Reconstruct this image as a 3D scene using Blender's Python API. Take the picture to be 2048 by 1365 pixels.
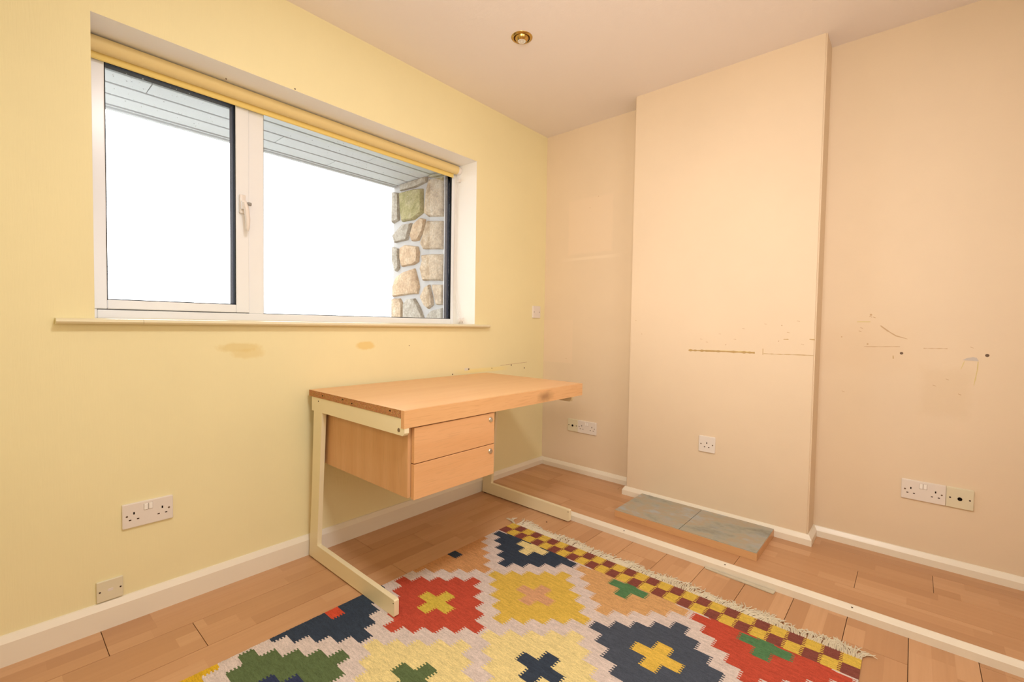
import bpy, bmesh, math, random
from mathutils import Vector, Matrix

random.seed(7)
S = bpy.context.scene
COL = S.collection
for o in list(bpy.data.objects):
    bpy.data.objects.remove(o)

# ------------------------------------------------------------------ camera
YAW, PITCH, ROLL = -0.8518, -0.0348, 0.0165
cam_d = bpy.data.cameras.new('camera')
cam_d.sensor_width = 36.0
cam_d.lens = 36.0 * 919.57 / 2048.0
cam_d.clip_start = 0.02
cam = bpy.data.objects.new('camera', cam_d)
COL.objects.link(cam)
fw = Vector((-math.sin(YAW) * math.cos(PITCH), math.cos(YAW) * math.cos(PITCH), math.sin(PITCH)))
rt = fw.cross(Vector((0, 0, 1))).normalized()
up = rt.cross(fw)
c_, s_ = math.cos(ROLL), math.sin(ROLL)
R2 = rt * c_ + up * s_
U2 = up * c_ - rt * s_
M = Matrix((R2, U2, -fw)).transposed().to_4x4()
M.translation = Vector((-2.7030, -2.0537, 1.0603))
cam.matrix_world = M
S.camera = cam

# ------------------------------------------------------------------ light and exposure
S.view_settings.view_transform = 'Standard'
S.view_settings.look = 'None'
S.view_settings.gamma = 1.0
S.view_settings.use_curve_mapping = False
S.view_settings.exposure = 0.03
W = bpy.data.worlds.new('overcast_sky')
S.world = W
W.use_nodes = True
bg = W.node_tree.nodes['Background']
bg.inputs['Color'].default_value = (0.93, 0.97, 1.0, 1)
bg.inputs['Strength'].default_value = 5.5


def area(name, loc, rot, size, power, col, shape='DISK'):
    l = bpy.data.lights.new(name, 'AREA')
    l.shape = shape
    l.size = size
    l.energy = power
    l.color = col
    o = bpy.data.objects.new(name, l)
    o.location = loc
    o.rotation_euler = rot
    COL.objects.link(o)
    return o


# area light turned towards a target, for the fill lights added off camera
def aimed(name, loc, at, size, power, col, spread=math.pi):
    d = Vector(at) - Vector(loc)
    o = area(name, loc, d.to_track_quat('-Z', 'Y').to_euler(), size, power, col)
    o.data.spread = spread
    return o


# added fill lights, unseen: ceiling disc, soft discs near the camera, front wall disc
aimed('ceiling_bounce_fill', (-2.15, -1.65, 2.39), (-2.15, -1.65, 0.0), 0.4, 22.0, (1.0, 1.0, 1.0))  # added disc, stands in for flash bounced off the ceiling
aimed('soft_fill_high', (-2.60, -1.75, 1.70), (-0.3, -0.45, 2.45), 0.7, 6.8, (1.0, 0.90, 0.82), 2.1)  # added fill, aimed up at the ceiling and chimney side
aimed('soft_fill_low', (-2.65, -2.05, 1.50), (-0.15, -0.95, 1.3), 0.5, 2.9, (1.0, 0.84, 0.70), 1.5)  # added fill to brighten the chimney breast
aimed('front_wall_fill', (-1.9, -2.90, 1.40), (-1.9, 0.0, 1.4), 1.2, 10.0, (1.0, 0.98, 0.94))  # added fill at the front wall, no door is built there


# ------------------------------------------------------------------ materials
def lin(r, g, b):
    f = lambda c: (c / 255 / 12.92) if c / 255 <= 0.04045 else ((c / 255 + 0.055) / 1.055) ** 2.4
    return (f(r), f(g), f(b), 1.0)


class NT:
    def __init__(s, name):
        s.m = bpy.data.materials.new(name)
        s.m.use_nodes = True
        s.t = s.m.node_tree
        s.b = s.t.nodes['Principled BSDF']
        s.out = s.t.nodes['Material Output']

    def n(s, typ, **kw):
        nd = s.t.nodes.new(typ)
        for k, v in kw.items():
            if hasattr(nd, k) and not k.startswith('in_'):
                setattr(nd, k, v)
            else:
                nm = k[3:] if k.startswith('in_') else k
                key = int(nm) if nm.isdigit() else nm.replace('_', ' ')
                s.set(nd.inputs[key], v)
        return nd

    def set(s, sock, v):
        if isinstance(v, bpy.types.NodeSocket):
            s.t.links.new(v, sock)
        else:
            sock.default_value = v

    def math(s, op, a, b=None, c=None):
        nd = s.t.nodes.new('ShaderNodeMath')
        nd.operation = op
        s.set(nd.inputs[0], a)
        if b is not None:
            s.set(nd.inputs[1], b)
        if c is not None:
            s.set(nd.inputs[2], c)
        return nd.outputs[0]

    def mix(s, f, a, b, blend='MIX'):
        nd = s.t.nodes.new('ShaderNodeMix')
        nd.data_type = 'RGBA'
        nd.blend_type = blend
        s.set(nd.inputs[0], f)
        s.set(nd.inputs[6], a)
        s.set(nd.inputs[7], b)
        return nd.outputs[2]

    def coords(s, scale=(1, 1, 1), kind='Object', loc=None):
        tc = s.t.nodes.new('ShaderNodeTexCoord')
        mp = s.t.nodes.new('ShaderNodeMapping')
        mp.inputs['Scale'].default_value = scale
        if loc is not None:
            s.set(mp.inputs['Location'], loc)
        s.t.links.new(tc.outputs[kind], mp.inputs['Vector'])
        return mp.outputs[0]

    def noise(s, vec, scale, detail=3, rough=0.55):
        return s.n('ShaderNodeTexNoise', in_Vector=vec, in_Scale=scale, in_Detail=detail, in_Roughness=rough).outputs['Fac']

    def ramp(s, f, stops):
        nd = s.t.nodes.new('ShaderNodeValToRGB')
        s.set(nd.inputs[0], f)
        e = nd.color_ramp.elements
        while len(e) < len(stops):
            e.new(0.5)
        for i, (p, c) in enumerate(stops):
            e[i].position = p
            e[i].color = c
        return nd.outputs[0]

    def bump(s, h, strength, dist):
        nd = s.n('ShaderNodeBump', in_Height=h, in_Strength=strength, in_Distance=dist)
        s.t.links.new(nd.outputs[0], s.b.inputs['Normal'])

    def base(s, c, rough=0.5, spec=0.5, metal=0.0):
        s.set(s.b.inputs['Base Color'], c)
        s.set(s.b.inputs['Roughness'], rough)
        s.b.inputs['Specular IOR Level'].default_value = spec
        s.b.inputs['Metallic'].default_value = metal


def plain(name, c, rough=0.5, spec=0.5, metal=0.0, grain=0.0, bump=0.0, bscale=300):
    t = NT(name)
    if grain:
        v = t.coords()
        f = t.noise(v, 14, 4)
        d = tuple(x * (1 - grain) for x in c[:3]) + (1,)
        col = t.mix(f, d, c)
    else:
        col = c
    t.base(col, rough, spec, metal)
    if bump:
        t.bump(t.noise(t.coords(), bscale, 2), bump, 0.001)
    return t.m


def wood(name, c1, c2, axis, rough=0.38, fine=1.0, bump=0.05):
    t = NT(name)
    sc = [9, 9, 9]
    sc[axis] = 0.55
    v = t.coords(tuple(sc))
    f1 = t.noise(v, 2.2, 5, 0.6)
    sc2 = [260, 260, 260]
    sc2[axis] = 14
    f2 = t.noise(t.coords(tuple(sc2)), 1.0, 2)
    col = t.mix(t.ramp(f1, [(0.25, (0, 0, 0, 1)), (0.75, (1, 1, 1, 1))]), c1, c2)
    d = t.math('MULTIPLY', t.ramp(f2, [(0.52, (0, 0, 0, 1)), (0.72, (1, 1, 1, 1))]), 0.22 * fine)
    col = t.mix(d, col, tuple(x * 0.62 for x in c1[:3]) + (1,))
    t.base(col, rough, 0.4)
    t.bump(f2, bump, 0.0006)
    return t.m


def laminate(name, axis):
    """three-strip beech laminate: the printed strips run along the plank (local axis)"""
    t = NT(name)
    tc = t.n('ShaderNodeTexCoord')
    sep = t.n('ShaderNodeSeparateXYZ', in_Vector=tc.outputs['Object'])
    al = sep.outputs[axis]
    ac = sep.outputs[1 - axis]
    oi = t.n('ShaderNodeObjectInfo')
    rnd = oi.outputs['Random']
    strip = t.math('FLOOR', t.math('DIVIDE', ac, 0.0571))
    wn0 = t.n('ShaderNodeTexWhiteNoise', noise_dimensions='2D')
    cb = t.n('ShaderNodeCombineXYZ', in_X=strip, in_Y=t.math('MULTIPLY', rnd, 57.3))
    t.set(wn0.inputs['Vector'], cb.outputs[0])
    off = wn0.outputs['Value']
    seg = t.math('FLOOR', t.math('ADD', t.math('DIVIDE', al, 0.44), off))
    cb2 = t.n('ShaderNodeCombineXYZ', in_X=t.math('ADD', strip, t.math('MULTIPLY', rnd, 91.7)), in_Y=seg, in_Z=rnd)
    wn = t.n('ShaderNodeTexWhiteNoise', noise_dimensions='3D', in_Vector=cb2.outputs[0])
    v = wn.outputs['Value']
    base = t.ramp(v, [(0.0, lin(190, 143, 104)), (0.3, lin(198, 151, 111)), (0.65, lin(204, 157, 117)), (1.0, lin(211, 166, 126))])
    sc = [70, 70, 1]
    sc[axis] = 2.4
    mp = t.n('ShaderNodeMapping', in_Vector=tc.outputs['Object'], in_Scale=tuple(sc))
    t.set(mp.inputs['Location'], wn.outputs['Color'])
    g = t.noise(mp.outputs[0], 1.0, 4, 0.6)
    gr = t.ramp(g, [(0.3, (0, 0, 0, 1)), (0.7, (1, 1, 1, 1))])
    col = t.mix(t.math('MULTIPLY', gr, 0.3), base, lin(178, 132, 92))
    t.base(col, 0.34, 0.42)
    return t.m


def wall_paint(name, c, stripes=0.0, lumps=0.0, mott=0.05, marks=(), axes=(0, 2)):
    t = NT(name)
    v = t.coords()
    big = t.noise(v, 1.7, 4, 0.6)
    d = tuple(x * (1 - mott) for x in c[:3]) + (1,)
    col = t.mix(t.ramp(big, [(0.3, (0, 0, 0, 1)), (0.7, (1, 1, 1, 1))]), d, c)
    if marks:
        tc = t.n('ShaderNodeTexCoord')
        sp = t.n('ShaderNodeSeparateXYZ', in_Vector=tc.outputs['Object'])
        wob = t.math('SUBTRACT', t.noise(v, 26, 4, 0.65), 0.5)
        for kind, u, w, hu, hw, mc, amt, soft, rag in marks:
            du = t.math('DIVIDE', t.math('SUBTRACT', sp.outputs[axes[0]], u), hu)
            dw = t.math('DIVIDE', t.math('SUBTRACT', sp.outputs[axes[1]], w), hw)
            if kind == 'oval':
                r = t.math('SQRT', t.math('ADD', t.math('MULTIPLY', du, du), t.math('MULTIPLY', dw, dw)))
            else:
                r = t.math('MAXIMUM', t.math('ABSOLUTE', du), t.math('ABSOLUTE', dw))
            r = t.math('ADD', r, t.math('MULTIPLY', wob, rag))
            m = t.n('ShaderNodeMapRange', in_Value=r, in_1=1.0 - soft, in_2=1.0 + soft, in_3=amt, in_4=0.0).outputs[0]
            col = t.mix(m, col, mc)
    t.base(col, 0.62, 0.25)
    if stripes:
        v2 = t.coords((230, 230, 16))
        h = t.noise(v2, 1.0, 2)
        v3 = t.coords((420, 420, 420))
        h2 = t.noise(v3, 1.0, 1)
        t.bump(t.math('ADD', h, t.math('MULTIPLY', h2, 0.35)), stripes, 0.0012)
    elif lumps:
        h = t.noise(v, 38, 4, 0.6)
        h2 = t.noise(v, 210, 2)
        t.bump(t.math('ADD', h, t.math('MULTIPLY', h2, 0.3)), lumps, 0.002)
    return t.m


M_YELLOW = wall_paint('yellow_wallpaper', lin(242, 231, 186), stripes=0.35, marks=[
    ('oval', -2.030, 0.951, 0.078, 0.018, lin(222, 198, 130), 0.55, 0.25, 1.2),
    ('oval', -2.000, 0.925, 0.056, 0.020, lin(226, 202, 136), 0.5, 0.25, 1.2),
    ('oval', -1.463, 0.946, 0.050, 0.020, lin(230, 200, 124), 0.7, 0.2, 0.9),
    ('rect', -0.62, 0.772, 0.20, 0.012, lin(248, 230, 158), 0.7, 0.3, 0.3),
    ('rect', -0.776, 0.785, 0.016, 0.008, lin(230, 224, 215), 0.8, 0.3, 0.6)])
M_CREAM = wall_paint('cream_wall_paint', lin(232, 212, 186), lumps=0.22)
M_CREAMR = wall_paint('cream_wall_paint_marked', lin(232, 212, 186), lumps=0.22, axes=(1, 2), marks=[
    ('rect', -0.372, 1.745, 0.172, 0.185, lin(236, 214, 188), 0.6, 0.05, 0.1),
    ('rect', -0.378, 1.525, 0.178, 0.009, lin(240, 222, 198), 0.6, 0.4, 0.2),
    ('rect', -0.125, 0.95, 0.125, 0.152, lin(236, 213, 187), 0.5, 0.03, 0.05),
    ('rect', -2.16, 0.80, 0.075, 0.10, lin(222, 200, 170), 0.4, 0.2, 0.6),
    ('rect', -1.85, 0.985, 0.20, 0.10, lin(226, 202, 172), 0.3, 0.4, 0.8)])
M_REVEAL = wall_paint('white_reveal_paint', lin(246, 244, 240), lumps=0.08, mott=0.02)
M_CEIL = wall_paint('white_ceiling_paint', lin(241, 232, 229), lumps=0.3, mott=0.02)
M_GLOSS = plain('cream_gloss_paint', lin(239, 231, 216), 0.3, 0.5, grain=0.03)
M_BATTEN = plain('worn_white_gloss', lin(238, 229, 213), 0.34, 0.5, grain=0.08)
M_UPVC = plain('white_upvc', lin(240, 242, 246), 0.25, 0.5)
M_BLACK = plain('black_rubber_gasket', lin(14, 15, 20), 0.7, 0.08)
M_SPACER = plain('grey_spacer_bar', lin(44, 44, 52), 0.7, 0.1)
M_WPLAST = plain('white_plastic', lin(232, 224, 218), 0.3)
M_ROCKER = plain('bright_white_plastic', lin(246, 243, 240), 0.28)
M_GAP = plain('shadow_gap_plastic', lin(150, 132, 120), 0.6)
M_OLDHOLE = plain('old_fixing_hole', lin(112, 94, 80), 0.85, 0.1)
M_KEYGREY = plain('grey_button_plastic', lin(150, 146, 142), 0.4)
M_CPLAST = plain('aged_cream_plastic', lin(226, 218, 192), 0.35, grain=0.05)
M_DARK = plain('dark_hole', lin(24, 17, 13), 0.8, 0.1)
M_SLOT = plain('dark_slot', lin(70, 50, 40), 0.8, 0.1)
M_SCREW = plain('dull_screw_metal', lin(130, 112, 95), 0.35, 0.5, 0.8)
M_CHROME = plain('chrome', lin(215, 212, 205), 0.12, 0.5, 1.0)
M_BRASS = plain('polished_brass', lin(200, 166, 96), 0.26, 0.5, 1.0)
M_LAMP = plain('silvered_lamp', lin(240, 238, 232), 0.18, 0.6, 0.45)
M_SILL = plain('cream_sill_gloss', lin(234, 224, 192), 0.3, 0.5, grain=0.03)
M_BLIND = plain('yellow_blind_fabric', lin(232, 208, 150), 0.75, 0.15, grain=0.05, bump=0.1, bscale=900)
M_HEM = plain('yellow_hem_fabric', lin(238, 212, 130), 0.6, 0.2)
M_STEEL = plain('cream_enamelled_steel', lin(240, 228, 194), 0.32, 0.5, grain=0.02)
M_GREYFOIL = plain('pale_drawer_back', lin(222, 214, 210), 0.5)
M_BEECH_X = wood('beech_laminate_top', lin(224, 172, 122), lin(231, 184, 136), 0, 0.3, 0.8)
M_BEECH_F = wood('beech_laminate_front', lin(220, 166, 116), lin(228, 178, 130), 0, 0.4, 1.0)
M_BEECH_Z = wood('beech_laminate_side', lin(208, 158, 110), lin(218, 172, 126), 2, 0.45, 1.0)
M_LAM_X = laminate('strip_laminate_long', 0)
M_LAM_Y = laminate('strip_laminate_cross', 1)
M_SUB = plain('dark_underfloor', lin(70, 44, 28), 0.9)
M_FASCIA = wood('hearth_laminate_edge', lin(208, 160, 114), lin(216, 172, 126), 1, 0.38, 0.8)
M_STRIP = plain('grey_worn_strip', lin(214, 204, 182), 0.4, 0.4, grain=0.2)
M_STRING = plain('cream_cotton_fringe', lin(218, 208, 186), 0.9, 0.1)
M_SOFFIT = plain('pale_soffit_paint', lin(205, 210, 212), 0.6, 0.3, grain=0.07)
M_GROOVE = plain('dark_soffit_gap', lin(58, 60, 64), 0.8)
M_MORTAR = plain('pale_mortar', lin(172, 170, 167), 0.9, 0.1, grain=0.1, bump=0.5, bscale=120)
M_RENDER = plain('grey_render', lin(190, 186, 182), 0.9, 0.1, grain=0.1)
M_GROUND = plain('dull_paving', lin(128, 126, 118), 0.9, 0.1, grain=0.12)
M_WHITEPATCH = plain('bare_plaster', lin(205, 196, 190), 0.9, 0.1, grain=0.08)
M_WOODSCAR = plain('raw_wood_block', lin(214, 196, 180), 0.7)


def chipboard():
    t = NT('raw_chipboard_edge')
    v = t.coords()
    a = t.noise(v, 260, 4, 0.7)
    b = t.n('ShaderNodeTexVoronoi', in_Vector=v, in_Scale=190.0).outputs['Color']
    col = t.ramp(a, [(0.3, lin(156, 104, 66)), (0.5, lin(196, 142, 96)), (0.7, lin(214, 168, 120))])
    col = t.mix(0.22, col, t.mix(1.0, col, b, 'MULTIPLY'))
    t.base(col, 0.85, 0.1)
    t.bump(a, 0.4, 0.001)
    return t.m


M_CHIP = chipboard()


def smudged_front():
    t = NT('beech_lip_smudged')
    v = t.coords((0.55, 9, 9))
    f1 = t.noise(v, 2.2, 5, 0.6)
    f2 = t.noise(t.coords((14, 260, 260)), 1.0, 2)
    col = t.mix(t.ramp(f1, [(0.25, (0, 0, 0, 1)), (0.75, (1, 1, 1, 1))]), lin(222, 172, 120), lin(230, 184, 134))
    d = t.math('MULTIPLY', t.ramp(f2, [(0.52, (0, 0, 0, 1)), (0.72, (1, 1, 1, 1))]), 0.2)
    col = t.mix(d, col, lin(170, 104, 60))
    # hand-worn dark smudge near the right end of the lip
    p = t.coords((1 / 0.10, 1.0, 1 / 0.042), 'Object', (0.955 / 0.10, 0.0, -0.722 / 0.042))
    sx = t.n('ShaderNodeSeparateXYZ', in_Vector=p)
    cb = t.n('ShaderNodeCombineXYZ', in_X=sx.outputs[0], in_Z=sx.outputs[2])
    ln = t.n('ShaderNodeVectorMath', operation='LENGTH', in_0=cb.outputs[0])
    r = t.math('ADD', ln.outputs['Value'], t.math('MULTIPLY', t.noise(t.coords(), 30, 3), 0.5))
    m = t.ramp(r, [(0.35, (1, 1, 1, 1)), (1.15, (0, 0, 0, 1))])
    col = t.mix(t.math('MULTIPLY', m, 0.6), col, lin(120, 84, 54))
    t.base(col, 0.4, 0.4)
    return t.m


M_LIP = smudged_front()


def slate_tile():
    t = NT('slate_look_tile')
    v = t.coords((1, 0.55, 1))
    a = t.noise(v, 9, 6, 0.65)
    b = t.noise(t.coords((1, 0.6, 1), loc=(3, 1, 0)), 17, 5, 0.6)
    col = t.ramp(a, [(0.34, lin(138, 138, 128)), (0.46, lin(166, 166, 154)), (0.54, lin(176, 160, 136)), (0.66, lin(170, 180, 186))])
    col = t.mix(t.ramp(b, [(0.5, (0, 0, 0, 1)), (0.75, (0.6, 0.6, 0.6, 1))]), col, lin(164, 178, 192))
    t.base(col, 0.32, 0.5)
    t.bump(a, 0.15, 0.002)
    return t.m


M_TILE = slate_tile()


def stone_mat(name, c1, c2, c3):
    t = NT(name)
    v = t.coords()
    oi = t.n('ShaderNodeObjectInfo')
    a = t.noise(v, 14, 6, 0.7)
    b = t.noise(v, 70, 4, 0.7)
    col = t.ramp(a, [(0.3, c1), (0.5, c2), (0.7, c3)])
    col = t.mix(t.ramp(b, [(0.4, (0.45, 0.45, 0.45, 1)), (0.6, (0, 0, 0, 1))]), col, tuple(x * 0.6 for x in c1[:3]) + (1,))
    t.base(col, 0.9, 0.15)
    t.bump(t.math('ADD', a, t.math('MULTIPLY', b, 0.4)), 0.8, 0.02)
    return t.m


M_STONE = stone_mat('buff_stone', lin(150, 128, 104), lin(190, 168, 140), lin(206, 192, 170))
M_STONEG = stone_mat('mossy_stone', lin(118, 116, 70), lin(160, 152, 108), lin(186, 172, 142))
M_STONEO = stone_mat('ochre_stone', lin(166, 138, 110), lin(192, 166, 136), lin(202, 184, 158))
M_STONEK = stone_mat('grey_stone', lin(132, 124, 110), lin(168, 160, 146), lin(190, 184, 172))


def glass():
    t = NT('window_glass')
    tr = t.n('ShaderNodeBsdfTransparent')
    gl = t.n('ShaderNodeBsdfGlossy', in_Roughness=0.0)
    fr = t.n('ShaderNodeFresnel', in_IOR=1.45)
    mx = t.n('ShaderNodeMixShader')
    t.set(mx.inputs[0], fr.outputs[0])
    t.set(mx.inputs[1], tr.outputs[0])
    t.set(mx.inputs[2], gl.outputs[0])
    t.t.links.new(mx.outputs[0], t.out.inputs['Surface'])
    return t.m


M_GLASS = glass()


M_SCUFF = plain('brown_scuff', lin(198, 166, 112), 0.7, 0.2, grain=0.2)
M_FAINT = plain('faint_scuff', lin(208, 178, 142), 0.7, 0.2, grain=0.1)
M_GLUE = plain('old_glue_line', lin(226, 208, 150), 0.6, 0.2, grain=0.1)


def wool():
    t = NT('rug_wool')
    at = t.n('ShaderNodeAttribute', attribute_name='dye')
    v = t.coords((90, 26, 1))
    a = t.noise(v, 3.0, 4, 0.7)
    b = t.noise(t.coords(), 420, 2, 0.6)
    c = t.noise(t.coords((18, 3, 1)), 6.0, 3, 0.6)
    f = t.math('ADD', t.math('MULTIPLY', a, 0.5), t.math('MULTIPLY', b, 0.5))
    f = t.math('ADD', f, t.math('MULTIPLY', c, 0.35))
    k = t.n('ShaderNodeMapRange', in_Value=f, in_1=0.42, in_2=0.92, in_3=0.52, in_4=1.46).outputs[0]
    vm = t.n('ShaderNodeVectorMath', operation='SCALE', in_0=at.outputs['Color'], in_Scale=k)
    t.base(vm.outputs[0], 0.95, 0.05)
    t.bump(t.math('ADD', b, t.math('MULTIPLY', a, 0.6)), 0.6, 0.002)
    return t.m


M_WOOL = wool()


# ------------------------------------------------------------------ helpers
def tagk(o, kind):
    o['kind'] = kind
    return o


def tag(o, label, cat, group=None):
    o['label'] = label
    o['category'] = cat
    if group:
        o['group'] = group
    return o


def empty(name, loc=(0, 0, 0), rot=(0, 0, 0)):
    o = bpy.data.objects.new(name, None)
    o.empty_display_size = 0.05
    o.location = loc
    o.rotation_euler = rot
    COL.objects.link(o)
    return o


def obj(name, bm, mat, parent=None, smooth=False, loc=None):
    me = bpy.data.meshes.new(name)
    bmesh.ops.recalc_face_normals(bm, faces=bm.faces)
    if smooth:
        for f in bm.faces:
            f.smooth = True
    bm.to_mesh(me)
    bm.free()
    for m in (mat if isinstance(mat, (list, tuple)) else [mat]):
        me.materials.append(m)
    if smooth:
        try:
            me.set_sharp_from_angle(angle=math.radians(40))
        except Exception:
            pass
    o = bpy.data.objects.new(name, me)
    COL.objects.link(o)
    if parent:
        o.parent = parent
    if loc:
        o.location = loc
    return o


def box(bm, x0, x1, y0, y1, z0, z1, mi=0, bev=0.0):
    r = bmesh.ops.create_cube(bm, size=1.0)
    vs = r['verts']
    for v in vs:
        v.co = Vector((x0 if v.co.x < 0 else x1, y0 if v.co.y < 0 else y1, z0 if v.co.z < 0 else z1))
    fs = set(f for v in vs for f in v.link_faces)
    for f in fs:
        f.material_index = mi
    if bev:
        es = list(set(e for v in vs for e in v.link_edges))
        bmesh.ops.bevel(bm, geom=es, offset=bev, segments=2, affect='EDGES', profile=0.5, clamp_overlap=True)


def bx(x0, x1, y0, y1, z0, z1, bev=0.0):
    bm = bmesh.new()
    box(bm, min(x0, x1), max(x0, x1), min(y0, y1), max(y0, y1), min(z0, z1), max(z0, z1), 0, bev)
    return bm


def prism(poly, f, d0, d1, bm=None, bev=0.0, mi=0):
    """extrude a 2-D polygon; f(u, v, d) -> point"""
    own = bm is None
    bm = bm or bmesh.new()
    a = [bm.verts.new(f(u, v, d0)) for u, v in poly]
    b = [bm.verts.new(f(u, v, d1)) for u, v in poly]
    fs = [bm.faces.new(a), bm.faces.new(b[::-1])]
    n = len(poly)
    for i in range(n):
        fs.append(bm.faces.new((a[i], b[i], b[(i + 1) % n], a[(i + 1) % n])))
    for q in fs:
        q.material_index = mi
    if bev:
        es = list(set(e for q in fs for e in q.edges))
        bmesh.ops.bevel(bm, geom=es, offset=bev, segments=2, affect='EDGES', clamp_overlap=True)
    return bm


YZ = lambda u, v, d: Vector((d, u, v))      # polygon in (y,z), extruded in x
XZ = lambda u, v, d: Vector((u, d, v))      # polygon in (x,z), extruded in y
XY = lambda u, v, d: Vector((u, v, d))


def lathe(prof, seg=32, f=lambda r, h, c, s: Vector((r * c, r * s, h)), bm=None):
    bm = bm or bmesh.new()
    rings = []
    for r, h in prof:
        if r < 1e-6:
            rings.append([bm.verts.new(f(0, h, 1, 0))])
        else:
            rings.append([bm.verts.new(f(r, h, math.cos(2 * math.pi * i / seg), math.sin(2 * math.pi * i / seg))) for i in range(seg)])
    for A, B in zip(rings, rings[1:]):
        for i in range(seg):
            j = (i + 1) % seg
            if len(A) == 1 and len(B) == 1:
                continue
            if len(A) == 1:
                bm.faces.new((A[0], B[i], B[j]))
            elif len(B) == 1:
                bm.faces.new((A[i], B[0], A[j]))
            else:
                bm.faces.new((A[i], B[i], B[j], A[j]))
    return bm


def tube(bm, pts, r, seg=6):
    rings = []
    n = len(pts)
    for i, p in enumerate(pts):
        t = (Vector(pts[min(i + 1, n - 1)]) - Vector(pts[max(i - 1, 0)])).normalized()
        ref = Vector((0, 0, 1)) if abs(t.z) < 0.9 else Vector((1, 0, 0))
        a = t.cross(ref).normalized()
        b = t.cross(a)
        rr = r[i] if isinstance(r, (list, tuple)) else r
        rings.append([bm.verts.new(Vector(p) + (a * math.cos(2 * math.pi * k / seg) + b * math.sin(2 * math.pi * k / seg)) * rr) for k in range(seg)])
    for A, B in zip(rings, rings[1:]):
        for k in range(seg):
            l = (k + 1) % seg
            bm.faces.new((A[k], B[k], B[l], A[l]))
    bm.faces.new(rings[0])
    bm.faces.new(rings[-1][::-1])
    return bm


# ------------------------------------------------------------------ room shell
H = 2.4214
XL, YF = -3.15, -2.95            # unseen walls behind the photographer
WL, WR, WB, WT = -2.4662, -0.7104, 1.0607, 2.0592    # window opening
CX, CY0, CY1 = -0.1512, -0.7633, -1.7058              # chimney breast
ST = 0.041                        # raised floor level
TH = 0.30

bm = bmesh.new()
for x0, x1, z0, z1 in ((XL - 0.1, WL, -0.06, H), (WR, 0.12, -0.06, H), (WL, WR, -0.06, WB), (WL, WR, WT, H)):
    box(bm, x0, x1, 0.0, TH, z0, z1)
bmesh.ops.remove_doubles(bm, verts=bm.verts, dist=1e-5)
bm.normal_update()
for f in bm.faces:
    c = f.calc_center_median()
    n = f.normal
    if 0.02 < c.y < TH - 0.02 and WL - 0.01 < c.x < WR + 0.01 and WB - 0.01 < c.z < WT + 0.01:
        f.material_index = 1
    elif c.y > TH - 0.01:
        f.material_index = 2
wall_window = tagk(obj('wall_window', bm, [M_YELLOW, M_REVEAL, M_RENDER]), 'structure')
wall_right = tagk(obj('wall_right', bx(0, 0.12, YF - 0.1, 0, -0.06, H), M_CREAMR), 'structure')
bm = bx(CX, 0.001, CY1, CY0, 0.0, H)
es = [e for e in bm.edges if abs(e.verts[0].co.z - e.verts[1].co.z) > 1 and e.verts[0].co.x < -0.1]
bmesh.ops.bevel(bm, geom=es, offset=0.006, segments=3, affect='EDGES')
wall_chimney = tagk(obj('wall_chimney', bm, M_CREAM), 'structure')
tagk(obj('wall_left', bx(XL - 0.1, XL, YF - 0.1, 0, -0.06, H), M_YELLOW), 'structure')
tagk(obj('wall_front', bx(XL, 0, YF - 0.1, YF, -0.06, H), M_CREAM), 'structure')
ceiling = tagk(obj('ceiling', bx(XL - 0.1, 0.12, YF - 0.1, TH, H, H + 0.1), M_CEIL), 'structure')

# lower floor: three-strip laminate planks along the window wall
floor = tagk(obj('floor', bx(XL, 0.0, YF, 0.0, -0.06, -0.0085), M_SUB), 'structure')
BX = -0.619                       # face of the step
PW, PL = 0.1715, 0.935
first = {0: -2.465, 1: -2.2445, 2: -2.482, 3: -2.71, 4: -2.36, 5: -2.02, 6: -2.6, 7: -2.25, 8: -2.79, 9: -2.47, 10: -2.1, 11: -2.66, 12: -2.33}
k = 0
while True:
    y1 = -0.0165 - PW * k if k else 0.0
    y0 = -0.0165 - PW * (k + 1)
    if y1 < YF + 0.01:
        break
    y0 = max(y0, YF)
    j = first.get(k, -2.2 - 0.31 * (k % 3))
    while j > XL:
        j -= PL
    while j < BX + 0.004:
        a, b = max(j, XL), min(j + PL, BX + 0.004)
        if b - a > 0.02:
            g = 0.0009
            bm = bx(g, b - a - g, g, y1 - y0 - g, -0.008, 0.0, 0.0006)
            obj('plank', bm, M_LAM_X, floor, loc=(a, y0, 0))
        j += PL
    k += 1
obj('screw_hole', lathe([(0, 0.0), (0.0035, 0.0), (0.0045, 0.0006), (0, 0.0012)][::-1], 10), M_DARK, floor, loc=(-0.73, -0.596, 0))

# raised floor strip along the chimney wall, planks laid the other way
raised = tagk(obj('floor_raised', bx(-0.605, 0.0, YF, 0.0, -0.0085, ST - 0.0085), M_SUB), 'structure')
xb = [-0.5968, -0.4555, -0.284, -0.1125, 0.0]
yj = {0: -1.50, 1: -1.908, 2: -1.21, 3: -1.62}
for i in range(4):
    j = yj[i]
    while j < 0:
        j += PL
    while j > YF:
        a, b = max(j - PL, YF), min(j, 0.0)
        if b - a > 0.02:
            g = 0.0007
            bm = bx(g, xb[i + 1] - xb[i] - g, g, b - a - g, -0.008, 0.0, 0.0006)
            obj('plank', bm, M_LAM_Y, raised, loc=(xb[i], a, ST))
        j -= PL

# step edge: skirting moulding laid along the front of the raised floor
prof = [(BX, 0.0), (BX, 0.0275), (BX + 0.004, 0.031), (BX + 0.017, 0.0405), (BX + 0.0222, 0.0415), (BX + 0.0222, 0.0)]
step = tagk(obj('trim_1', prism(prof, lambda u, v, d: Vector((u, d, v)), YF, -0.0195), M_BATTEN), 'structure')
for y in (-0.99, -1.47, -1.915):
    obj('screw_hole', lathe([(0, 0.0012), (0.0028, 0.0008), (0.0034, 0)], 8), M_SLOT, step, loc=(BX + 0.010, y, 0.0362))

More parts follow.
